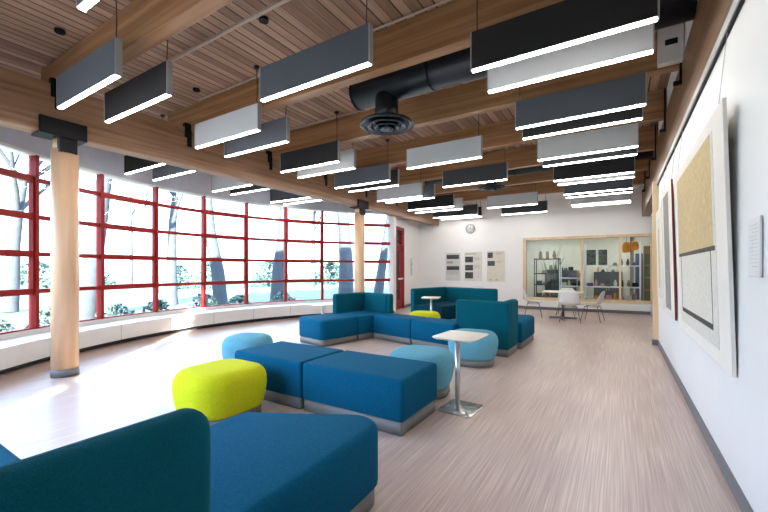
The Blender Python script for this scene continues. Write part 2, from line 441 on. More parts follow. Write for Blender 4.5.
# round columns
def column(x, y, lab):
    t = empty('round_column', (x, y, 0), label=lab, cat='column', group='round wooden columns')
    n = 36; r = .14
    ring = lambda q, z: [(q*math.cos(2*PI*k/n), q*math.sin(2*PI*k/n), z) for k in range(n)]
    MB().loft([ring(r, .10), ring(r, 2.84)]).build('shaft', 'post', t)
    MB().loft([ring(r+.004, 0), ring(r+.004, .10)]).build('base_band', 'baseb', t)
    MB().box((-.02, -.10, 2.8), (.145, .08, 2.985)).build('knife_plate', 'black', t)
    MB().loft([ring(r-.02, 2.84), ring(r-.02, 2.98)]).build('shaft_neck', 'post', t)
    s = MB().box((.146, -.30, 2.985), (.19, .17, 3.18), bev=.006).box((-.10, -.30, 2.972), (.19, .17, 2.998)).build('saddle', 'black', t)
    q = MB()
    for yy in (-.25, -.06, .12):
        q.tube([(.185, yy, 3.14), (.20, yy, 3.14)], .014, 8).tube([(.185, yy, 3.04), (.20, yy, 3.04)], .014, 8)
    q.build('bolts', 'black', s)
    return t
column(-5.98, 1.94, 'thick round wooden column nearest the viewer, in front of the red windows')
column(-5.975, 8.35, 'far round wooden column beyond the teal corner backrest')

# ------------------------------------------------------------------ hanging light bars
KL = 1.79; LH = .345; LT = .056; ZB = 3.14
def lamp(x0, x1, y, m, label, side=1):
    t = empty('hanging_light_bar', ((x0+x1)/2, y+LT/2, ZB), label=label, cat='light', group='rectangular light bars hanging from the plank ceiling')
    L = x1-x0; h = L/2
    MB().box((-h+.006, -LT/2, .012), (h-.006, LT/2, LH)).build('casing', m, t)
    for s in (-1, 1):
        MB().box((s*h-.006, -LT/2-.001, .0), (s*h+.006, LT/2+.001, LH+.001)).build('end_cap', 'cap', t)
    MB().box((-h+.008, -LT/2+.010, -.003), (h-.008, LT/2-.010, .012)).build('light_strip', 'strip', t)
    for s in (side,):
        c = MB().tube([(s*(h-.05), 0, LH), (s*(h-.045), .004, LH+.2), (s*(h-.055), 0, ZC-ZB-.02)], .0055, 6).build('cord', 'cord', t)
        MB().tube([(s*(h-.055), 0, ZC-ZB-.022), (s*(h-.055), 0, ZC-ZB)], .035, 14).build('ceiling_cup', 'black', c)
cols = {
 1: [(-0.634, 0.134, 1.866, 'l_black'), (-0.63, 0.135, 2.137, 'l_white'), (-0.626, 0.14, 2.799, 'l_slate'), (-0.631, 0.134, 3.048, 'l_black'), (-0.639, 0.134, 3.723, 'l_white'), (-0.633, 0.136, 3.973, 'l_char'), (-0.635, 0.138, 4.693, 'l_black'), (-0.621, 0.146, 4.94, 'l_white'), (-0.63, 0.144, 5.63, 'l_slate'), (-0.634, 0.147, 5.885, 'l_black'), (-0.632, 0.146, 6.621, 'l_white'), (-0.634, 0.149, 6.785, 'l_char')],
 2: [(-1.765, -1.0, 0.625, 'l_slate'), (-1.81, -1.028, 1.533, 'l_slate'), (-1.8, -1.045, 3.34, 'l_white'), (-1.833, -1.062, 4.325, 'l_char'), (-1.843, -1.067, 6.202, 'l_white'), (-1.845, -1.063, 7.101, 'l_char')],
 3: [(-2.964, -2.198, 0.937, 'l_slate'), (-2.97, -2.194, 1.195, 'l_black'), (-2.976, -2.203, 1.842, 'l_white'), (-2.988, -2.207, 2.125, 'l_slate'), (-2.976, -2.214, 2.77, 'l_black'), (-2.996, -2.226, 3.037, 'l_white'), (-2.993, -2.205, 3.673, 'l_slate'), (-2.978, -2.238, 3.934, 'l_black'), (-3.037, -2.3, 4.705, 'l_white'), (-3.003, -2.201, 4.889, 'l_slate'), (-3.068, -2.242, 5.721, 'l_black'), (-3.105, -2.217, 6.057, 'l_white'), (-3.106, -2.213, 6.835, 'l_char'), (-3.053, -2.227, 7.12, 'l_black')],
 4: [(-4.425, -3.673, 1.953, 'l_black'), (-4.467, -3.674, 2.258, 'l_slate'), (-4.472, -3.704, 2.991, 'l_white'), (-4.452, -3.713, 3.249, 'l_black'), (-4.46, -3.562, 3.944, 'l_slate'), (-4.44, -3.656, 4.186, 'l_white')],
}
cname = {1: 'in the column by the right wall', 2: 'in the sparse middle column', 3: 'in the column nearest the left girder', 4: 'behind the left girder'}
colr = {'l_black': 'black', 'l_white': 'white', 'l_slate': 'slate grey', 'l_char': 'charcoal'}
on = ['first', 'second', 'third', 'fourth', 'fifth', 'sixth', 'seventh', 'eighth', 'ninth', 'tenth', 'eleventh', 'twelfth', 'thirteenth', 'fourteenth']
for c, ys in cols.items():
    for i, (a, b, y, m) in enumerate(ys):
        lamp(a*KL, b*KL, y*KL-.03, m, f'{colr[m]} light bar, {on[i]} from the viewer {cname[c]}', -1 if c == 1 else 1)

# ------------------------------------------------------------------ ducts
def duct(x0, x1, y, z, r, dx, label, rd=.36, zd=3.25):
    t = empty('air_duct', ((x0+x1)/2, y, z), label=label, cat='duct', group='black round ceiling ducts')
    q = MB().tube([(x0-t.location.x, 0, 0), (x1-t.location.x, 0, 0)], r, 40)
    k = x0
    q.build('duct_pipe', 'black2', t)
    q = MB()
    for xx in (x0+.02, x0+1.15, x0+2.3):
        if xx < x1: MB().tube([(xx-t.location.x-.012, 0, 0), (xx-t.location.x+.012, 0, 0)], r+.008, 40).build('joint_ring', 'black', t)
    d = dx-t.location.x
    MB().tube([(d, 0, -r*.6), (d, 0, zd+.03-z)], .155, 28).build('drop_neck', 'black2', t)
    n = 40; q = MB(); zz = zd-z
    MB().tube([(d, 0, zz+.03), (d, 0, zz+.045)], rd*.96, 40).build('diffuser_plate', 'black2', t)
    for i, (ro, ri, z1) in enumerate(((rd, rd*.82, 0), (rd*.72, rd*.56, -.018), (rd*.47, rd*.34, -.034), (rd*.25, .0001, -.05))):
        rings = []
        for (q1, dz) in ((ri, .035), (ro*.97, .0), (ro, .01), (ro, .016), (ri, .045)):
            rings.append([(d+q1*math.cos(2*PI*k/n), q1*math.sin(2*PI*k/n), zz+z1+dz) for k in range(n)])
        q.loft(rings+[rings[0]], cap0=False, cap1=False)
    q.tube([(d, 0, zz-.04), (d, 0, zz+.03)], .03, 12)
    q.build('round_diffuser', 'diff', t)
duct(-3.12, WX-.02, 4.30, 3.775, .19, -2.63, 'black round duct with ringed diffuser between the second and third beams')
duct(-4.4, WX-.02, 9.30, 3.77, .19, -2.66, 'distant black duct and diffuser ahead of the back wall', .34, 3.32)

# junction box, pipes, detectors
t = empty('junction_box', (.47, 5.14, 3.8), label='pale grey electrical box on the third cross beam beside the right wall', cat='electrical box')
MB().box((-.11, -.09, -.23), (.11, 0.018, .17), bev=.006).build('box_body', 'alu', t)
MB().box((-.05, -.095, -.05), (.06, -.089, .01)).build('dark_label', 'black', t)
def pipe(y, z, r, x0, x1, label, m='pipe'):
    tag(MB().tube([(x0, y, z), (x1, y, z)], r, 10).build('conduit', m), label, 'pipe', 'conduits under the plank ceiling')
pipe(2.55, 3.9, .022, -5.6, WX, 'pale conduit pipe crossing the planks between the first and second beams')
pipe(3.44, 3.955, .014, -5.5, WX, 'thin pale cable duct running along the top of the second beam')
pipe(5.09, 3.965, .012, -5.5, WX, 'thin pale cable along the top of the third beam')
for (px, py, lab) in ((60, 30, 'tiny black ceiling detector left of the nearest beam'), (263.6, 18.5, 'tiny black ceiling detector right of centre between first two beams'), (196.4, 89, 'tiny black ceiling detector close to the left girder')):
    D = FPX*(ZC-CH)/(Y0-py); r = ray(px)
    tag(MB().tube([(r[0]*D, r[1]*D, ZC-.03), (r[0]*D, r[1]*D, ZC)], .05, 16).build('ceiling_detector', 'black'), lab, 'detector', 'black ceiling detectors')

# ------------------------------------------------------------------ sofas
def module(name, cx, cy, w, d, rz, label, back=None, rc=.03, zs=.46, rt=.035, cat='sofa', grp='upholstered sofa modules', zb=.85, rb_=.05, sm='seat'):
    """back: list of (x0,x1,y0,y1) local rectangles carrying tall backrests"""
    t = empty(name, (cx, cy, 0), rz, label=label, cat=cat, group=grp)
    g = .018 if back else .004
    MB().loft(padrings(w-g, d-g, rc, roundprof(.115, zs, rt))).build('seat', sm, t)
    rs = [max(q-.01, .01) for q in rc] if isinstance(rc, (list, tuple)) else max(rc-.01, .01)
    MB().loft(padrings(w-.03, d-.03, rs, [(0, .005), (0, .115)])).build('plinth', 'plinth', t)
    for (x0, x1, y0, y1) in (back or []):
        b = MB().loft(padrings(x1-x0, y1-y0, rb_, roundprof(.115, zb, rb_)))
        bmesh.ops.translate(b.bm, verts=b.bm.verts, vec=((x0+x1)/2, (y0+y1)/2, 0))
        b.build('backrest', 'back', t)
    return t
# middle pair
module('sofa_module', -2.015, 2.985, 1.10, .70, 0, 'blue backless sofa block whose square corner points at the steel pedestal table')
module('sofa_module', -3.075, 2.985, 1.00, .70, 0, 'blue backless sofa block between the yellow ottoman and its matching right-hand block')
# near group, lower left
t = empty('sofa_module', (-1.56, 1.3, 0), label='blue foreground sofa seat with slanting rounded far end, beyond the teal backrest', cat='sofa', group='upholstered sofa modules')
NP = [(-.43, -.525), (.43, -.525), (.395, .73), (-.46, .26)]
MB().loft(polyrings(NP, [.03, .03, .17, .10], roundprof(.115, .46, .05))).build('seat', 'seat', t)
MB().loft(polyrings(NP, [.03, .03, .17, .10], [(.02, .005), (.02, .115)])).build('plinth', 'plinth', t)
module('sofa_module', -1.56, .27, .86, 1.0, 0, 'sofa module with a tall teal backrest in the lower left foreground', back=[(.28, .44, -.51, .505)], rt=.05, zb=.893, rb_=.075)
module('sofa_module', -2.515, .13, 1.04, 1.0, 0, 'blue seat corner peeking out at the left edge behind the foreground backrest', rt=.05)
# L group
UZ = -math.radians(12.7)
U = Vector((math.cos(UZ), math.sin(UZ))); V = Vector((-math.sin(UZ), math.cos(UZ)))
O2 = Vector((-4.34, 4.95))
def lg(u, v, w, d, label, back=None, **k):
    c = O2+U*(u+w/2)+V*(v+d/2)
    return module('sofa_module', c.x, c.y, w, d, UZ, label, back, **k)
lg(-.84, 0, .84, .84, 'long blue chaise seat jutting towards the viewer left of the open court', rc=[.03, .03, .20, .10], rt=.05)
lg(-.81, .84, .81, .88, 'corner sofa module with an L-shaped teal backrest in front of the far column', [(-.405, -.275, -.44, .44), (-.275, .405, .31, .44)])
lg(0, 1.20, .97, .52, 'blue seat beside the corner module, carrying the short end of its teal backrest', [(-.485, -.38, .13, .26)])
lg(.97, 1.20, .90, .52, 'blue backless seat running behind the aqua ottoman to the tall teal backrest')
# sofa with back to the viewer
module('sofa_module', -1.85, 6.20, .86, .68, 0, 'sofa module turned away, its tall teal back behind the aqua ottoman and table', [(-.43, .43, -.34, -.20), (.29, .43, -.20, .34)])
module('sofa_module', -1.77, 7.17, .80, 1.22, 0, 'blue seat behind the turned-away teal backrest, rounded end towards the far wall', rc=[.14, .14, .03, .03], rt=.06)
# far sofa
module('sofa_module', -3.90, 9.2, 1.0, 1.5, UZ, 'far dark teal corner sofa with wing backrest under the pin-up posters, left half', [(-.5, -.36, -.75, .75), (-.36, .5, .61, .75)], sm='seat_shade')
module('sofa_module', -2.96, 9.40, .72, .62, 0, 'far dark teal sofa with straight backrest below the posters, right half', [(-.35, .35, .17, .31)], sm='seat_shade')

# ottomans
def pouf(cx, cy, w, d, rz, m, label, r=.26):
    t = empty('ottoman', (cx, cy, 0), rz, label=label, cat='ottoman', group='soft pebble ottomans')
    prof = [(.045, .10), (.03, .13), (.012, .2), (0, .29), (.002, .35), (.012, .39), (.03, .42), (.055, .443), (.09, .457), (.14, .463), (.22, .466)]
    MB().loft(padrings(w, d, r, prof, 12)).build('cushion', m, t)
    MB().loft(padrings(w-.1, d-.1, r-.05, [(0, .005), (0, .10)], 12)).build('plinth', 'plinth', t)
pouf(-3.09, 2.15, .69, .72, .0, 'yellow', 'chartreuse yellow rounded ottoman left of the middle blue sofa blocks', .24)
pouf(-4.25, 3.36, .62, .62, .4, 'aqua', 'pale aqua ottoman half hidden behind the far end of the middle sofa pair')
pouf(-1.86, 3.77, .70, .66, .2, 'aqua', 'aqua ottoman tucked behind the middle blue block beside the pedestal table')
pouf(-1.78, 5.28, .68, .64, .1, 'aqua', 'aqua ottoman standing against the tall teal back of the turned-away sofa')
pouf(-3.45, 7.14, .66, .60, .2, 'yellow', 'yellow ottoman top just visible behind the far blue seats')

# pedestal tables
def table(cx, cy, rz, h, label, px=0, py=0, tw=.42, td=.50):
    t = empty('pedestal_table', (cx, cy, 0), rz, label=label, cat='side table', group='small pedestal side tables')
    MB().loft(padrings(tw, td, .07, [(.03, h-.022), (.008, h-.012), (0, h-.004), (.003, h)], 8)).build('tabletop', 'ttop', t)
    MB().tube([(px, py, .012), (px, py, h-.02)], .024, 20).build('pole', 'steel', t)
    MB().loft(padrings(.34, .38, .04, [(0, 0), (0, .008), (.004, .012)], 6)).build('foot_plate', 'polish', t)
table(-1.30, 3.50, -.05, .71, 'cream-topped steel pedestal table standing on the open floor at centre', 0, -.08)
table(-5.32, 6.11, UZ, .60, 'white-topped pedestal table behind the left end of the blue chaise')
table(-3.68, 7.98, .3, .70, 'small white pedestal table in front of the far teal sofa')

# ------------------------------------------------------------------ dining table and shell chairs
def shell_chair():
    t = empty('shell_chair')
    bm = bmesh.new(); G = []
    prof = [(.24, .42), (.22, .445), (.12, .43), (0, .42), (-.12, .425), (-.19, .46), (-.225, .54), (-.25, .64), (-.27, .74), (-.275, .80)]
    wid = [.20, .22, .235, .235, .235, .235, .23, .225, .20, .14]
    dish = [.0, .01, .03, .045, .06, .09, .09, .07, .045, .02]
    for (y, z), wv, q in zip(prof, wid, dish):
        row = []
        for k in range(9):
            s = (k-4)/4
            back = max(0, min(1, (z-.45)/.1))
            row.append(bm.verts.new((wv*s, y+q*s*s*back*1.1, z+q*s*s*(1-back))))
        G.append(row)
    for A, B in zip(G, G[1:]):
        for k in range(8):
            f = bm.faces.new((A[k], A[k+1], B[k+1], B[k])); f.smooth = True
    me = bpy.data.meshes.new('shell'); bm.to_mesh(me); bm.free(); me.materials.append(M['shell'])
    o = bpy.data.objects.new('shell', me); COL.objects.link(o); o.parent = t
    md = o.modifiers.new('thickness', 'SOLIDIFY'); md.thickness = .012; md.offset = 1
    md = o.modifiers.new('smooth', 'SUBSURF'); md.levels = 1; md.render_levels = 1
    for sx in (-1, 1):
        for sy in (-1, 1):
            MB().tube([(sx*.10, sy*.10, .415), (sx*.16, sy*.15, .38), (sx*.24, sy*.23, .008)], .008, 8).build('leg', 'chrome', t)
    q = MB()
    q.tube([(-.16, -.15, .38), (.16, -.15, .38)], .006, 6).tube([(-.16, .15, .38), (.16, .15, .38)], .006, 6)
    q.tube([(-.16, -.15, .38), (-.16, .15, .38)], .006, 6).tube([(.16, -.15, .38), (.16, .15, .38)], .006, 6)
    q.build('seat_brace', 'chrome', t)
    return t
ch0 = shell_chair()
chs = [(-1.06, 10.66, .1, 'white shell chair with its back to the viewer at the round-foot dining table'),
       (-.58, 11.12, 1.4, 'white shell chair at the right side of the far dining table'),
       (-2.05, 11.25, -1.4, 'white shell chair at the left side of the far dining table'),
       (-1.30, 12.05, PI, 'white shell chair on the window side of the far dining table'),
       (-4.45, 11.3, 2.6, 'left of two white shell chairs showing only its top behind the far sofa'),
       (-3.70, 11.75, -2.6, 'right of two white shell chairs showing only its top behind the far sofa')]
for i, (x, y, rz, lab) in enumerate(chs):
    c = ch0 if i == 0 else copy_tree(ch0)
    c.location = (x, y, 0); c.rotation_euler.z = rz; tag(c, lab, 'chair', 'white shell chairs')
t = empty('dining_table', (-1.30, 11.35, 0), .05, label='white rectangular dining table with cross foot before the display window', cat='table')
MB().loft(padrings(1.0, .8, .08, [(.006, .715), (0, .72), (0, .735), (.004, .74)])).build('tabletop', 'ttop', t)
MB().tube([(0, 0, .05), (0, 0, .715)], .035, 18).build('column', 'chrome', t)
MB().box((-.34, -.03, .0), (.34, .03, .05), bev=.008).box((-.03, -.34, .0), (.03, .34, .05), bev=.008).build('cross_foot', 'chrome', t)

# ------------------------------------------------------------------ display window in the back wall
root = struct(empty('window_20', (-.95, 13.6, OZ0)))
q = MB(); BA = math.atan(.05)
def onb(x0, x1, z0, z1, y0, y1, m=None, mbx=None):
    (mbx or q).loft([[(x0, bw(x0)+y0, z0), (x0, bw(x0)+y1, z0), (x0, bw(x0)+y1, z1), (x0, bw(x0)+y0, z1)],
          [(x1, bw(x1)+y0, z0), (x1, bw(x1)+y1, z0), (x1, bw(x1)+y1, z1), (x1, bw(x1)+y0, z1)]], m, smooth=False)
onb(OX0-.05, OX0+.04, OZ0-.02, OZ1+.04, -.03, .2); onb(OX1-.04, OX1+.05, OZ0-.02, OZ1+.04, -.03, .2)
onb(OX0-.05, OX1+.05, OZ1-.03, OZ1+.05, -.03, .2); onb(OX0-.05, OX1+.05, OZ0-.03, OZ0+.05, -.05, .2)
onb(-1.05, -.98, OZ0, OZ1, .02, .14); onb(0, .06, OZ0, OZ1, .02, .14)
fr = q.build('window_frame', 'pale', root); fr.matrix_parent_inverse = Matrix.Translation(-root.location)
q = MB(); onb(OX0, OX1, OZ0, OZ1, .08, .09, 'glass'); g = q.build('glass', 'glass', root); g.matrix_parent_inverse = Matrix.Translation(-root.location)
q = MB(); onb(OX0+.0, OX1-.05, .1, OZ0-.04, -.16, 0); struct(q.build('trim_6', 'wall'))
q = MB(); onb(OX0-.0, OX1-.05, 0, .1, -.10, 0); struct(q.build('baseboard_display', 'baseb'))

# room behind the display glass
struct(MB().box((-4.5, 16.6, 0), (3.0, 16.8, ZC)).build('wall_studio_back', 'studio'))
struct(MB().box((-4.7, 13.6, 0), (-4.5, 16.8, ZC)).build('wall_studio_left', 'studio'))
struct(MB().box((-4.5, 13.9, 2.75), (3.0, 16.6, 2.85)).build('ceiling_studio', 'wall'))
for i, x in enumerate((-2.2, .4)):
    t = empty('ceiling_panel', (x, 15.2, 2.75), label=('left' if i == 0 else 'right')+' flat ceiling light in the room behind the display window', cat='light')
    MB().box((-.6, -.3, -.03), (.6, .3, 0)).build('frame', 'white', t)
    MB().box((-.57, -.27, -.034), (.57, .27, -.03)).build('light_panel', mat('panel_glow', (1, .97, .9), emit=6, var=(1, 0)), t)

M['metal_dk'] = mat('dark_shelf_metal', (.05, .055, .06), .5)
M['blue_glass'] = mat('navy_item', (.05, .06, .11), .4)
M['clay'] = mat('clay', (.33, .2, .13), .7)
M['cream'] = mat('cream_item', (.62, .58, .48), .6)
M['orange'] = mat('orange_textile', (.75, .28, .02), .7)
M['purple'] = mat('purple_print', (.08, .05, .2), .6)
M['green'] = mat('olive_item', (.12, .14, .07), .6)
M['pink'] = mat('pink_item', (.5, .26, .24), .6)
def shelf(x0, x1, y, d, zs, m, label, h):
    t = empty('storage_shelf', ((x0+x1)/2, y, 0), label=label, cat='shelf')
    W = (x1-x0)/2
    for sx in (-1, 1):
        for sy in (0, 1):
            MB().box((sx*W-.015, sy*d-.015, 0), (sx*W+.015, sy*d+.015, h)).build('upright', m, t)
    for z in zs: MB().box((-W, -.01, z-.035), (W, d+.01, z)).build('shelf_board', m, t)
shelf(-2.60, -1.80, 14.5, .4, (.35, .8, 1.2, 1.72), 'metal_dk', 'dark metal shelf in the left bay of the display window', 1.74)
shelf(-1.70, -1.02, 13.95, .4, (.35, .79, 1.06), 'white', 'white low shelf of stacked items left of the centre mullion', 1.5)
shelf(-.95, .56, 13.95, .4, (.38, .79, 1.46), 'white', 'white open shelf behind the right bays of the display window', 2.2)
def cabinet(x0, x1, y, h, m, label):
    t = empty('storage_cabinet', ((x0+x1)/2, y, 0), label=label, cat='cabinet'); W = (x1-x0)/2
    MB().box((-W, 0, 0), (W, .45, h), bev=.006).build('carcass', m, t)
    for s in (-1, 1):
        d = MB().box((min(0, s*W)+.01, -.02, .05), (max(0, s*W)-.01, 0, h-.03), bev=.003).build('door', m, t)
        MB().box((s*.04-.008, -.045, h*.45), (s*.04+.008, -.02, h*.55)).build('handle', 'steel', d)
cabinet(-2.5, -1.4, 16.1, 1.3, 'metal_dk', 'low dark grey cabinet against the far wall behind the left display bay')
cabinet(-.8, .1, 16.1, 1.25, 'metal_dk', 'dark grey cabinet against the far wall behind the centre display bay')
cabinet(.5, 1.5, 16.1, 1.9, 'blue_glass', 'tall navy cabinet against the far wall behind the right display bay')
kinds = ['vase', 'box', 'jar', 'folded_cloth', 'book_stack']
words = {'vase': 'vase', 'box': 'box', 'jar': 'jar', 'folded_cloth': 'folded cloth bundle', 'book_stack': 'stack of papers'}
cnames = {'metal_dk': 'dark grey', 'blue_glass': 'navy', 'clay': 'clay brown', 'cream': 'cream', 'orange': 'orange', 'purple': 'purple', 'green': 'olive', 'pink': 'dusty pink', 'white': 'white', 'black': 'black'}
def item(kind, x, y, z, s, m, label):
    q = MB(); n = 14
    if kind in ('vase', 'jar'):
        pr = [(.5, 0), (.8, .25), (.9, .55), (.55, .85), (.4, 1.05), (.5, 1.15)] if kind == 'vase' else [(.7, 0), (.75, .1), (.75, .8), (.55, .92), (.6, .95), (.6, 1.1)]
        q.loft([[(s*.55*a*math.cos(2*PI*k/n), s*.55*a*math.sin(2*PI*k/n), s*1.2*b) for k in range(n)] for a, b in pr])
    elif kind == 'box': q.box((-s*.8, -s*.5, 0), (s*.8, s*.5, s*.8), bev=.006).box((-s*.82, -s*.52, s*.62), (s*.82, s*.52, s*.84), bev=.004)
    elif kind == 'folded_cloth': q.loft(padrings(s*1.8, s*1.1, .03, roundprof(0, s*.7, .03)))
    else:
        for k in range(4): q.box((-s*.7+.01*k, -s*.45, k*s*.16), (s*.7-.008*k, s*.45, k*s*.16+s*.14))
    o = q.build(kind, m, loc=(x, y, z)); o.scale.z = 1.5
    tag(o, label, 'shelf item', 'objects on the shelves behind the display window')
rnd = random.Random(3)
used = set()
def fill(x0, x1, y, z, n, smin, smax, cols_, where):
    for i in range(n):
        x = x0+(x1-x0)*(i+.5)/n; k = rnd.choice(kinds); m = rnd.choice(cols_)
        s = rnd.uniform(smin, smax); s = min(s*1.35, (x1-x0)/n*.58)
        lab = f'{cnames[m]} {words[k]}, {on[i]} {where}'
        item(k, x, y+rnd.uniform(-.03, .03), z, s, m, lab)
dk = ['metal_dk', 'blue_glass', 'black', 'clay', 'green', 'cream']
fill(-2.55, -1.85, 14.7, .35, 4, .11, .16, dk, 'on the bottom board of the dark shelf')
fill(-2.55, -1.85, 14.7, .8, 4, .11, .16, dk, 'on the second board of the dark shelf')
fill(-2.55, -1.85, 14.7, 1.2, 4, .12, .2, dk, 'on the third board of the dark shelf')
fill(-2.55, -1.85, 14.7, 1.72, 3, .12, .14, ['black', 'clay'], 'on top of the dark shelf')
fill(-1.66, -1.06, 14.15, .35, 4, .1, .16, dk+['white'], 'at the bottom of the low white shelf')
fill(-1.66, -1.06, 14.15, .79, 4, .07, .09, ['cream', 'white', 'black'], 'in the middle of the low white shelf')
fill(-1.66, -1.06, 14.15, 1.06, 3, .18, .22, ['metal_dk', 'black', 'clay', 'blue_glass'], 'on top of the low white shelf')
fill(-.9, .52, 14.15, .38, 8, .09, .14, ['cream', 'clay', 'pink', 'white', 'orange'], 'on the lowest right-hand board')
fill(-.9, .52, 14.15, .79, 8, .14, .24, ['purple', 'clay', 'cream', 'metal_dk', 'green', 'pink', 'blue_glass', 'black'], 'on the middle right-hand board')
fill(-.75, .05, 16.3, 1.25, 5, .12, .2, ['clay', 'green', 'orange', 'black', 'cream'], 'on top of the far centre cabinet')
fill(-2.4, -1.5, 16.3, 1.3, 5, .12, .2, ['black', 'blue_glass', 'green', 'metal_dk'], 'on top of the far left cabinet')
fill(-.2, .5, 14.15, 1.46, 4, .1, .18, ['purple', 'blue_glass', 'green', 'metal_dk'], 'on the top right-hand board')
def wallpic(x0, x1, z0, z1, y, m, label, cat='picture', name='framed_picture'):
    t = empty(name, ((x0+x1)/2, y, z0), label=label, cat=cat)
    W = (x1-x0)/2
    MB().box((-W, -.02, 0), (W, 0, z1-z0)).build('frame', 'white', t)
    MB().box((-W+.02, -.024, .02), (W-.02, -.02, z1-z0-.02)).build('print', m, t)
wallpic(-.93, -.62, 1.46, 2.0, 14.15, mat('dark_photo', (.07, .075, .05), var=(14, .9)), 'left dark photo panel above the white shelf behind the display glass')
wallpic(-.59, -.30, 1.46, 2.0, 14.15, mat('dark_photo2', (.09, .09, .06), var=(18, .9)), 'right dark photo panel above the white shelf behind the display glass')
for i, (x, z, s) in enumerate(((.20, 2.05, .30), (.42, 2.12, .26))):
    t = empty('paper_lantern', (x, 14.3, z-.2), label=('larger' if i == 0 else 'smaller')+' orange hanging lantern at the upper right of the display window', cat='lantern')
    n = 16
    MB().loft([[(s*.5*a*math.cos(2*PI*k/n), s*.5*a*math.sin(2*PI*k/n), .02+s*1.1*b) for k in range(n)] for a, b in ((.55, 0), (.75, .2), (.8, .5), (.7, .8), (.5, 1))]).build('shade', 'orange', t)
    MB().tube([(0, 0, .02+s*1.1), (0, 0, 2.75-(z-.2))], .004, 6).build('cord', 'cord', t)
tag(MB().box((.30, 14.45, 0), (.40, 14.55, 2.75)).build('support_pole', 'grey'), 'grey pole behind the right bay of the display window', 'pole')
# cabinet of coloured folders at far right
t = empty('display_cabinet', (.98, 14.9, 0), label='brown cabinet at the right end behind the display glass', cat='cabinet')
MB().box((-.3, 0, 0), (.3, .4, 2.1)).build('carcass', 'clay', t)
for z in (.3, .7, 1.1, 1.5): MB().box((-.28, -.02, z), (.28, 0, z+.34)).build('door', 'green', t)
# twig arrangement
t = empty('branch_arrangement', (-2.2, 15.3, 0), label='tall grey-green bare branches in a dark pot behind the left display bay', cat='plant')
n = 16
MB().loft([[(.16*a*math.cos(2*PI*k/n), .16*a*math.sin(2*PI*k/n), .5*b) for k in range(n)] for a, b in ((.6, 0), (1, .5), (.9, 1))]).build('pot', 'metal_dk', t)
q = MB(); rr = random.Random(5)
for k in range(16):
    a = rr.uniform(0, 2*PI); s = rr.uniform(.2, .55); h = rr.uniform(1.2, 1.9)
    q.tube([(0, 0, .45), (s*.4*math.cos(a), s*.3*math.sin(a), .45+h*.5), (s*math.cos(a), s*.6*math.sin(a), .4+h)], [.012, .008, .003], 5)
q.build('branches', 'green', t)

# ------------------------------------------------------------------ things on the back wall
def bx(x, dy=0): return (x, bw(x)+dy)
cx_, cz_ = -4.62, 2.82
t = empty('wall_clock', (cx_, bw(cx_), cz_), BA, label='round grey-rimmed wall clock above the posters', cat='clock')
def ringy(r, y, n=32): return [(r*math.cos(2*PI*k/n), y, r*math.sin(2*PI*k/n)) for k in range(n)]
MB().loft([ringy(.175, 0), ringy(.175, -.035), ringy(.15, -.04), ringy(.15, -.025)]).build('rim', mat('clock_rim', (.32, .34, .38), .4), t)
MB().loft([ringy(.15, -.022), ringy(.15, -.028)]).build('dial', 'white', t)
q = MB()
for k in range(12):
    a = 2*PI*k/12; c = Vector((.125*math.cos(a), 0, .125*math.sin(a)))
    q.box((c.x-.009, -.031, c.z-.012), (c.x+.009, -.028, c.z+.012))
q.build('hour_marks', 'black', t)
MB().tube([(0, -.034, 0), (-.07, -.034, .03)], .006, 6).build('hour_hand', 'black', t)
MB().tube([(0, -.037, 0), (.02, -.037, .11)], .004, 6).build('minute_hand', 'black', t)
phot = mat('poster_photo', (.045, .05, .055), .5, var=(22, .9))
ink = mat('poster_ink', (.35, .34, .33), .6)
def poster(x0, x1, z0, z1, bits, label, base):
    t = empty('poster', ((x0+x1)/2, bw((x0+x1)/2)-.002, z0), BA, label=label, cat='poster', group='pin-up posters on the back wall')
    W = (x1-x0)/2; H_ = z1-z0
    MB().box((-W, -.012, 0), (W, 0, H_)).build('panel', base, t)
    q = MB()
    for (u0, u1, v0, v1, m) in bits:
        q.box((-W+2*W*u0, -.014, H_*v0), (-W+2*W*u1, -.0125, H_*v1), m)
    q.build('print', None, t)
pb1 = mat('poster_grey', (.60, .63, .62), .5); pb2 = mat('poster_cream', (.70, .68, .60), .5); pb3 = mat('poster_beige', (.68, .64, .53), .5)
lines = lambda u0, u1, v0, v1, n: [(u0, u1-.04*(k % 3), v1-(v1-v0)*(k+.35)/n, v1-(v1-v0)*k/n, ink) for k in range(n)]
poster(-5.56, -5.0, .92, 1.95, [(.06, .92, .78, .93, phot), (.06, .92, .38, .52, phot), (.06, .5, .62, .70, ink)]+lines(.06, .9, .2, .34, 4), 'left poster, grey-green with two wide dark photo bands', pb1)
poster(-4.84, -4.2, .92, 1.97, [(.04, .5, .64, .84, phot), (.04, .5, .36, .55, phot), (.04, .5, .08, .3, phot), (.04, .7, .92, .95, ink)]+lines(.56, .92, .70, .82, 4)+lines(.56, .92, .42, .54, 4), 'middle poster with a column of three dark photos', pb2)
poster(-4.02, -3.40, .90, 1.98, [(.04, .34, .78, .96, phot), (.04, .45, .52, .68, phot), (.15, .25, .04, .08, ink), (.5, .6, .04, .08, ink)]+lines(.5, .9, .88, .95, 3)+lines(.5, .9, .62, .67, 2), 'right poster, beige with two small photos at its top left', pb3)
# small notice on the short left wall
pn = ray_seg(411, dB, pc); dn = (Vector(pc)-Vector(dB)).normalized(); ang = math.atan2(dn.y, dn.x)
t = empty('wall_notice', (pn[0], pn[1], 1.0), ang, label='small pale notice panel on the wall beside the red door', cat='sign')
MB().box((-.09, -.02, .1), (.09, 0, .75)).build('panel', pb1, t)
MB().box((-.06, -.022, .5), (.06, -.0205, .56)).box((-.06, -.022, .3), (.06, -.0205, .33)).build('print', ink, t)

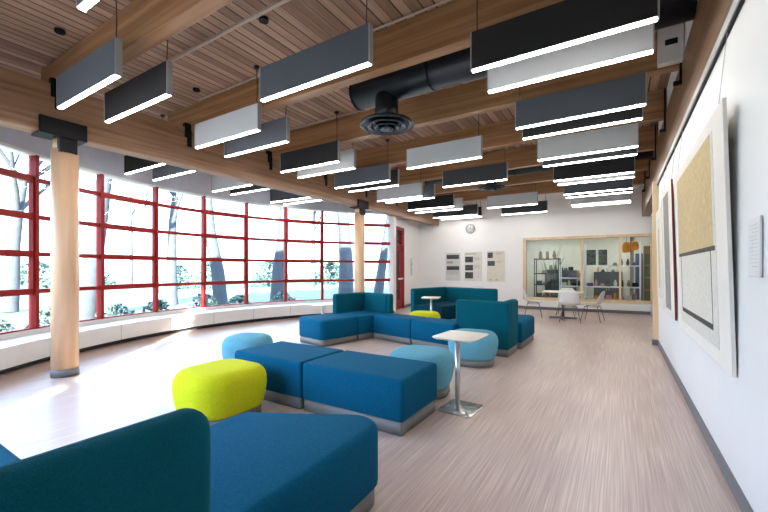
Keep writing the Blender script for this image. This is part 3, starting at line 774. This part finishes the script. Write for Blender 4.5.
# ------------------------------------------------------------------ artworks on the right wall
def art(y0, y1, z0, z1, lean, bits, label, edge='paper', thick=.022):
    """y0 near edge; face bits as (u0,u1,v0,v1,mat) with u from near edge to far, v up"""
    W = y1-y0; H_ = z1-z0
    t = empty('hanging_artwork', (WX-.004, (y0+y1)/2, z0), label=label, cat='artwork', group='large artworks hung on the right wall')
    def lx(z, d): return -d-lean*z/H_
    def slab(ya, yb, za, zb, d0, d1, m, q):
        q.loft([[(lx(za, d0), ya, za), (lx(za, d1), ya, za), (lx(zb, d1), ya, zb), (lx(zb, d0), ya, zb)],
                [(lx(za, d0), yb, za), (lx(za, d1), yb, za), (lx(zb, d1), yb, zb), (lx(zb, d0), yb, zb)]], m, smooth=False)
    q = MB(); slab(-W/2, W/2, 0, H_, .004, thick, edge, q); q.build('backing', edge, t)
    q = MB(); slab(-W/2, W/2, 0, H_, thick+.0005, thick+.002, 'paper', q)
    for k, (u0, u1, v0, v1, m) in enumerate(bits):
        slab(-W/2+W*u0, -W/2+W*u1, H_*v0, H_*v1, thick+.0025+.0004*k, thick+.004+.0004*k, m, q)
    q.build('picture', None, t)
    for s in (-.42, .42):
        MB().tube([(lx(H_, .01), s*W, H_), (-.01, s*W, 2.85-z0)], .0025, 6).build('hanging_wire', 'steel', t)
art(2.95, 5.28, .72, 2.36, .045, [(.13, .90, .06, .94, 'offw'), (.16, .88, .475, .94, 'tan'), (.14, .89, .46, .48, 'dark'), (.20, .83, .125, .15, 'dark'), (.20, .205, .13, .46, 'dark'), (.825, .83, .13, .46, 'dark')],
    'largest artwork on the right wall, tan block over a cream textured field', 'paper')
art(5.62, 6.72, .74, 2.42, .04, [(.30, .85, .05, .95, 'grey')], 'second artwork along the right wall, grey panel in white with maroon edge', 'maroon')
art(7.0, 7.9, .74, 2.30, .03, [(.2, .8, .1, .9, 'offw'), (.4, .6, .2, .8, 'tan')], 'narrow pale artwork at the far end of the right wall beside the timber post', 'paper')
t = empty('wall_label', (WX, 2.60, 1.46), label='clear white text placard on the right wall beside the largest artwork', cat='sign')
MB().box((-.014, -.095, -.15), (-.004, .095, .15), bev=.002).build('placard', 'white', t)
q = MB()
for k in range(12): q.box((-.0152, -.07, .11-.019*k), (-.0142, .07-.02*(k % 3), .114-.019*k))
q.build('small_print', mat('faint_ink', (.66, .66, .66), .6), t)

# ------------------------------------------------------------------ outdoors
M['lawn'] = mat('lawn', (.042, .066, .035), .9, var=(.6, .25))
M['bark'] = mat('bark', (.026, .031, .037), .9, var=(8, .25))
M['leaf'] = mat('shrub_leaf', (.05, .085, .07), .8, var=(12, .4))
M['ever'] = mat('evergreen', (.02, .055, .04), .8, var=(4, .4))
M['road'] = mat('road', (.16, .16, .16), .8)
GZ = -.25
struct(MB().box((-90, -60, GZ-.1), (-6.2, 90, GZ)).build('ground', 'lawn'))
tag(MB().box((-26, -60, GZ), (-21, 90, GZ+.02)).build('driveway', 'road'), 'pale paved driveway crossing the lawn outside', 'driveway')
def grow(q, rg, p, d, r, L, lev):
    pts = [p]; rad = [r]
    for k in range(4):
        d = (d+Vector((rg.uniform(-.09, .09), rg.uniform(-.09, .09), rg.uniform(-.02, .06)))).normalized()
        p = p+d*L/4; pts.append(p); rad.append(r*(1-.45*(k+1)/4))
    q.tube(pts, rad, 8 if lev == 0 else 5, caps=False)
    if lev < 3:
        for k in range(4 if lev else 6):
            dd = (d+Vector((rg.uniform(-1, 1), rg.uniform(-1, 1), rg.uniform(-.1, .7)))*.9).normalized()
            st = pts[rg.choice((2, 3, 4)) if lev else rg.choice((3, 4, 4))]
            grow(q, rg, st, dd, rad[-1]*.62, L*rg.uniform(.55, .75), lev+1)
def tree(px, D, r, h, seed, label, lean=(0, 0)):
    x, y = onray(px, D); rg = random.Random(seed)
    q = MB(); grow(q, rg, Vector((0, 0, 0)), Vector((lean[0], lean[1], 1)).normalized(), r, h, 0)
    tag(q.build('bare_tree', 'bark', loc=(x, y, GZ)), label, 'tree', 'bare trees outside the windows')
tree(10, 14, .26, 5, 1, 'bare tree outside the leftmost window bay')
tree(84, 12, .34, 6, 2, 'thick bare trunk outside just right of the near column', )
tree(172, 17, .26, 5, 3, 'slim bare tree outside left of centre of the glazing')
tree(221, 16, .30, 6, 4, 'bare tree outside the fourth bay right of the near column')
tree(277, 18, .34, 6, 5, 'bare tree outside right of centre behind the glazing')
tree(312, 30, .22, 6, 6, 'distant bare tree beyond the driveway')
tree(346, 19, .40, 7, 7, 'leaning thick bare tree outside left of the far column', (.05, .05))
tree(130, 32, .2, 6, 8, 'far bare tree across the driveway left of centre')
tree(378, 22, .3, 6, 9, 'bare tree outside right of the far column', (.12, .1))
def bush(x, y, r, h, seed, m, label, name='leafy_shrub'):
    rg = random.Random(seed); bm = bmesh.new()
    for k in range(420):
        a = rg.uniform(0, 2*PI); u = rg.random()**.5; z = rg.uniform(0, h); rr = r*u*math.sqrt(max(.05, 1-(z/h)**2))
        c = Vector((rr*math.cos(a), rr*math.sin(a), z)); s = rg.uniform(.04, .08)*max(1, r/.6)
        e1 = Vector((rg.uniform(-1, 1), rg.uniform(-1, 1), rg.uniform(-1, 1))).normalized()*s
        e2 = e1.cross(Vector((rg.uniform(-1, 1), rg.uniform(-1, 1), rg.uniform(-1, 1)))).normalized()*s*.6
        bm.faces.new([bm.verts.new(c-e1), bm.verts.new(c-e2), bm.verts.new(c+e1), bm.verts.new(c+e2)])
    me = bpy.data.meshes.new(name); bm.to_mesh(me); bm.free(); me.materials.append(M[m])
    o = bpy.data.objects.new(name, me); COL.objects.link(o); o.location = (x, y, GZ); tag(o, label, 'shrub', 'shrubs outside the windows')
for i, (a, rr_, dr_) in enumerate([(-.72, .75, .8), (-.60, .8, .9), (-.45, .7, .8), (-.30, .75, .85), (-.16, .8, .8), (-.02, .7, .8), (.12, .8, .9), (.26, .7, .8), (.42, .8, .85)]):
    x, y = arcp(RG+1.3+.2*(i % 2), a)
    bush(x, y, rr_*.68, dr_, i+20, 'leaf', f'low leafy shrub just outside the glass, {on[i]} from the left')
for i, (px, D, r, h) in enumerate([(180, 31, 1.1, 1.9), (208, 31, 1.2, 2.2), (268, 34, 1.5, 2.3), (36, 30, 1.6, 2.2), (92, 34, 1.8, 2.0), (330, 38, 2, 2.2)]):
    x, y = onray(px, D); bush(x, y, r, h, i+50, 'ever', f'distant round evergreen beyond the driveway, {on[i]} placed', 'evergreen_shrub')
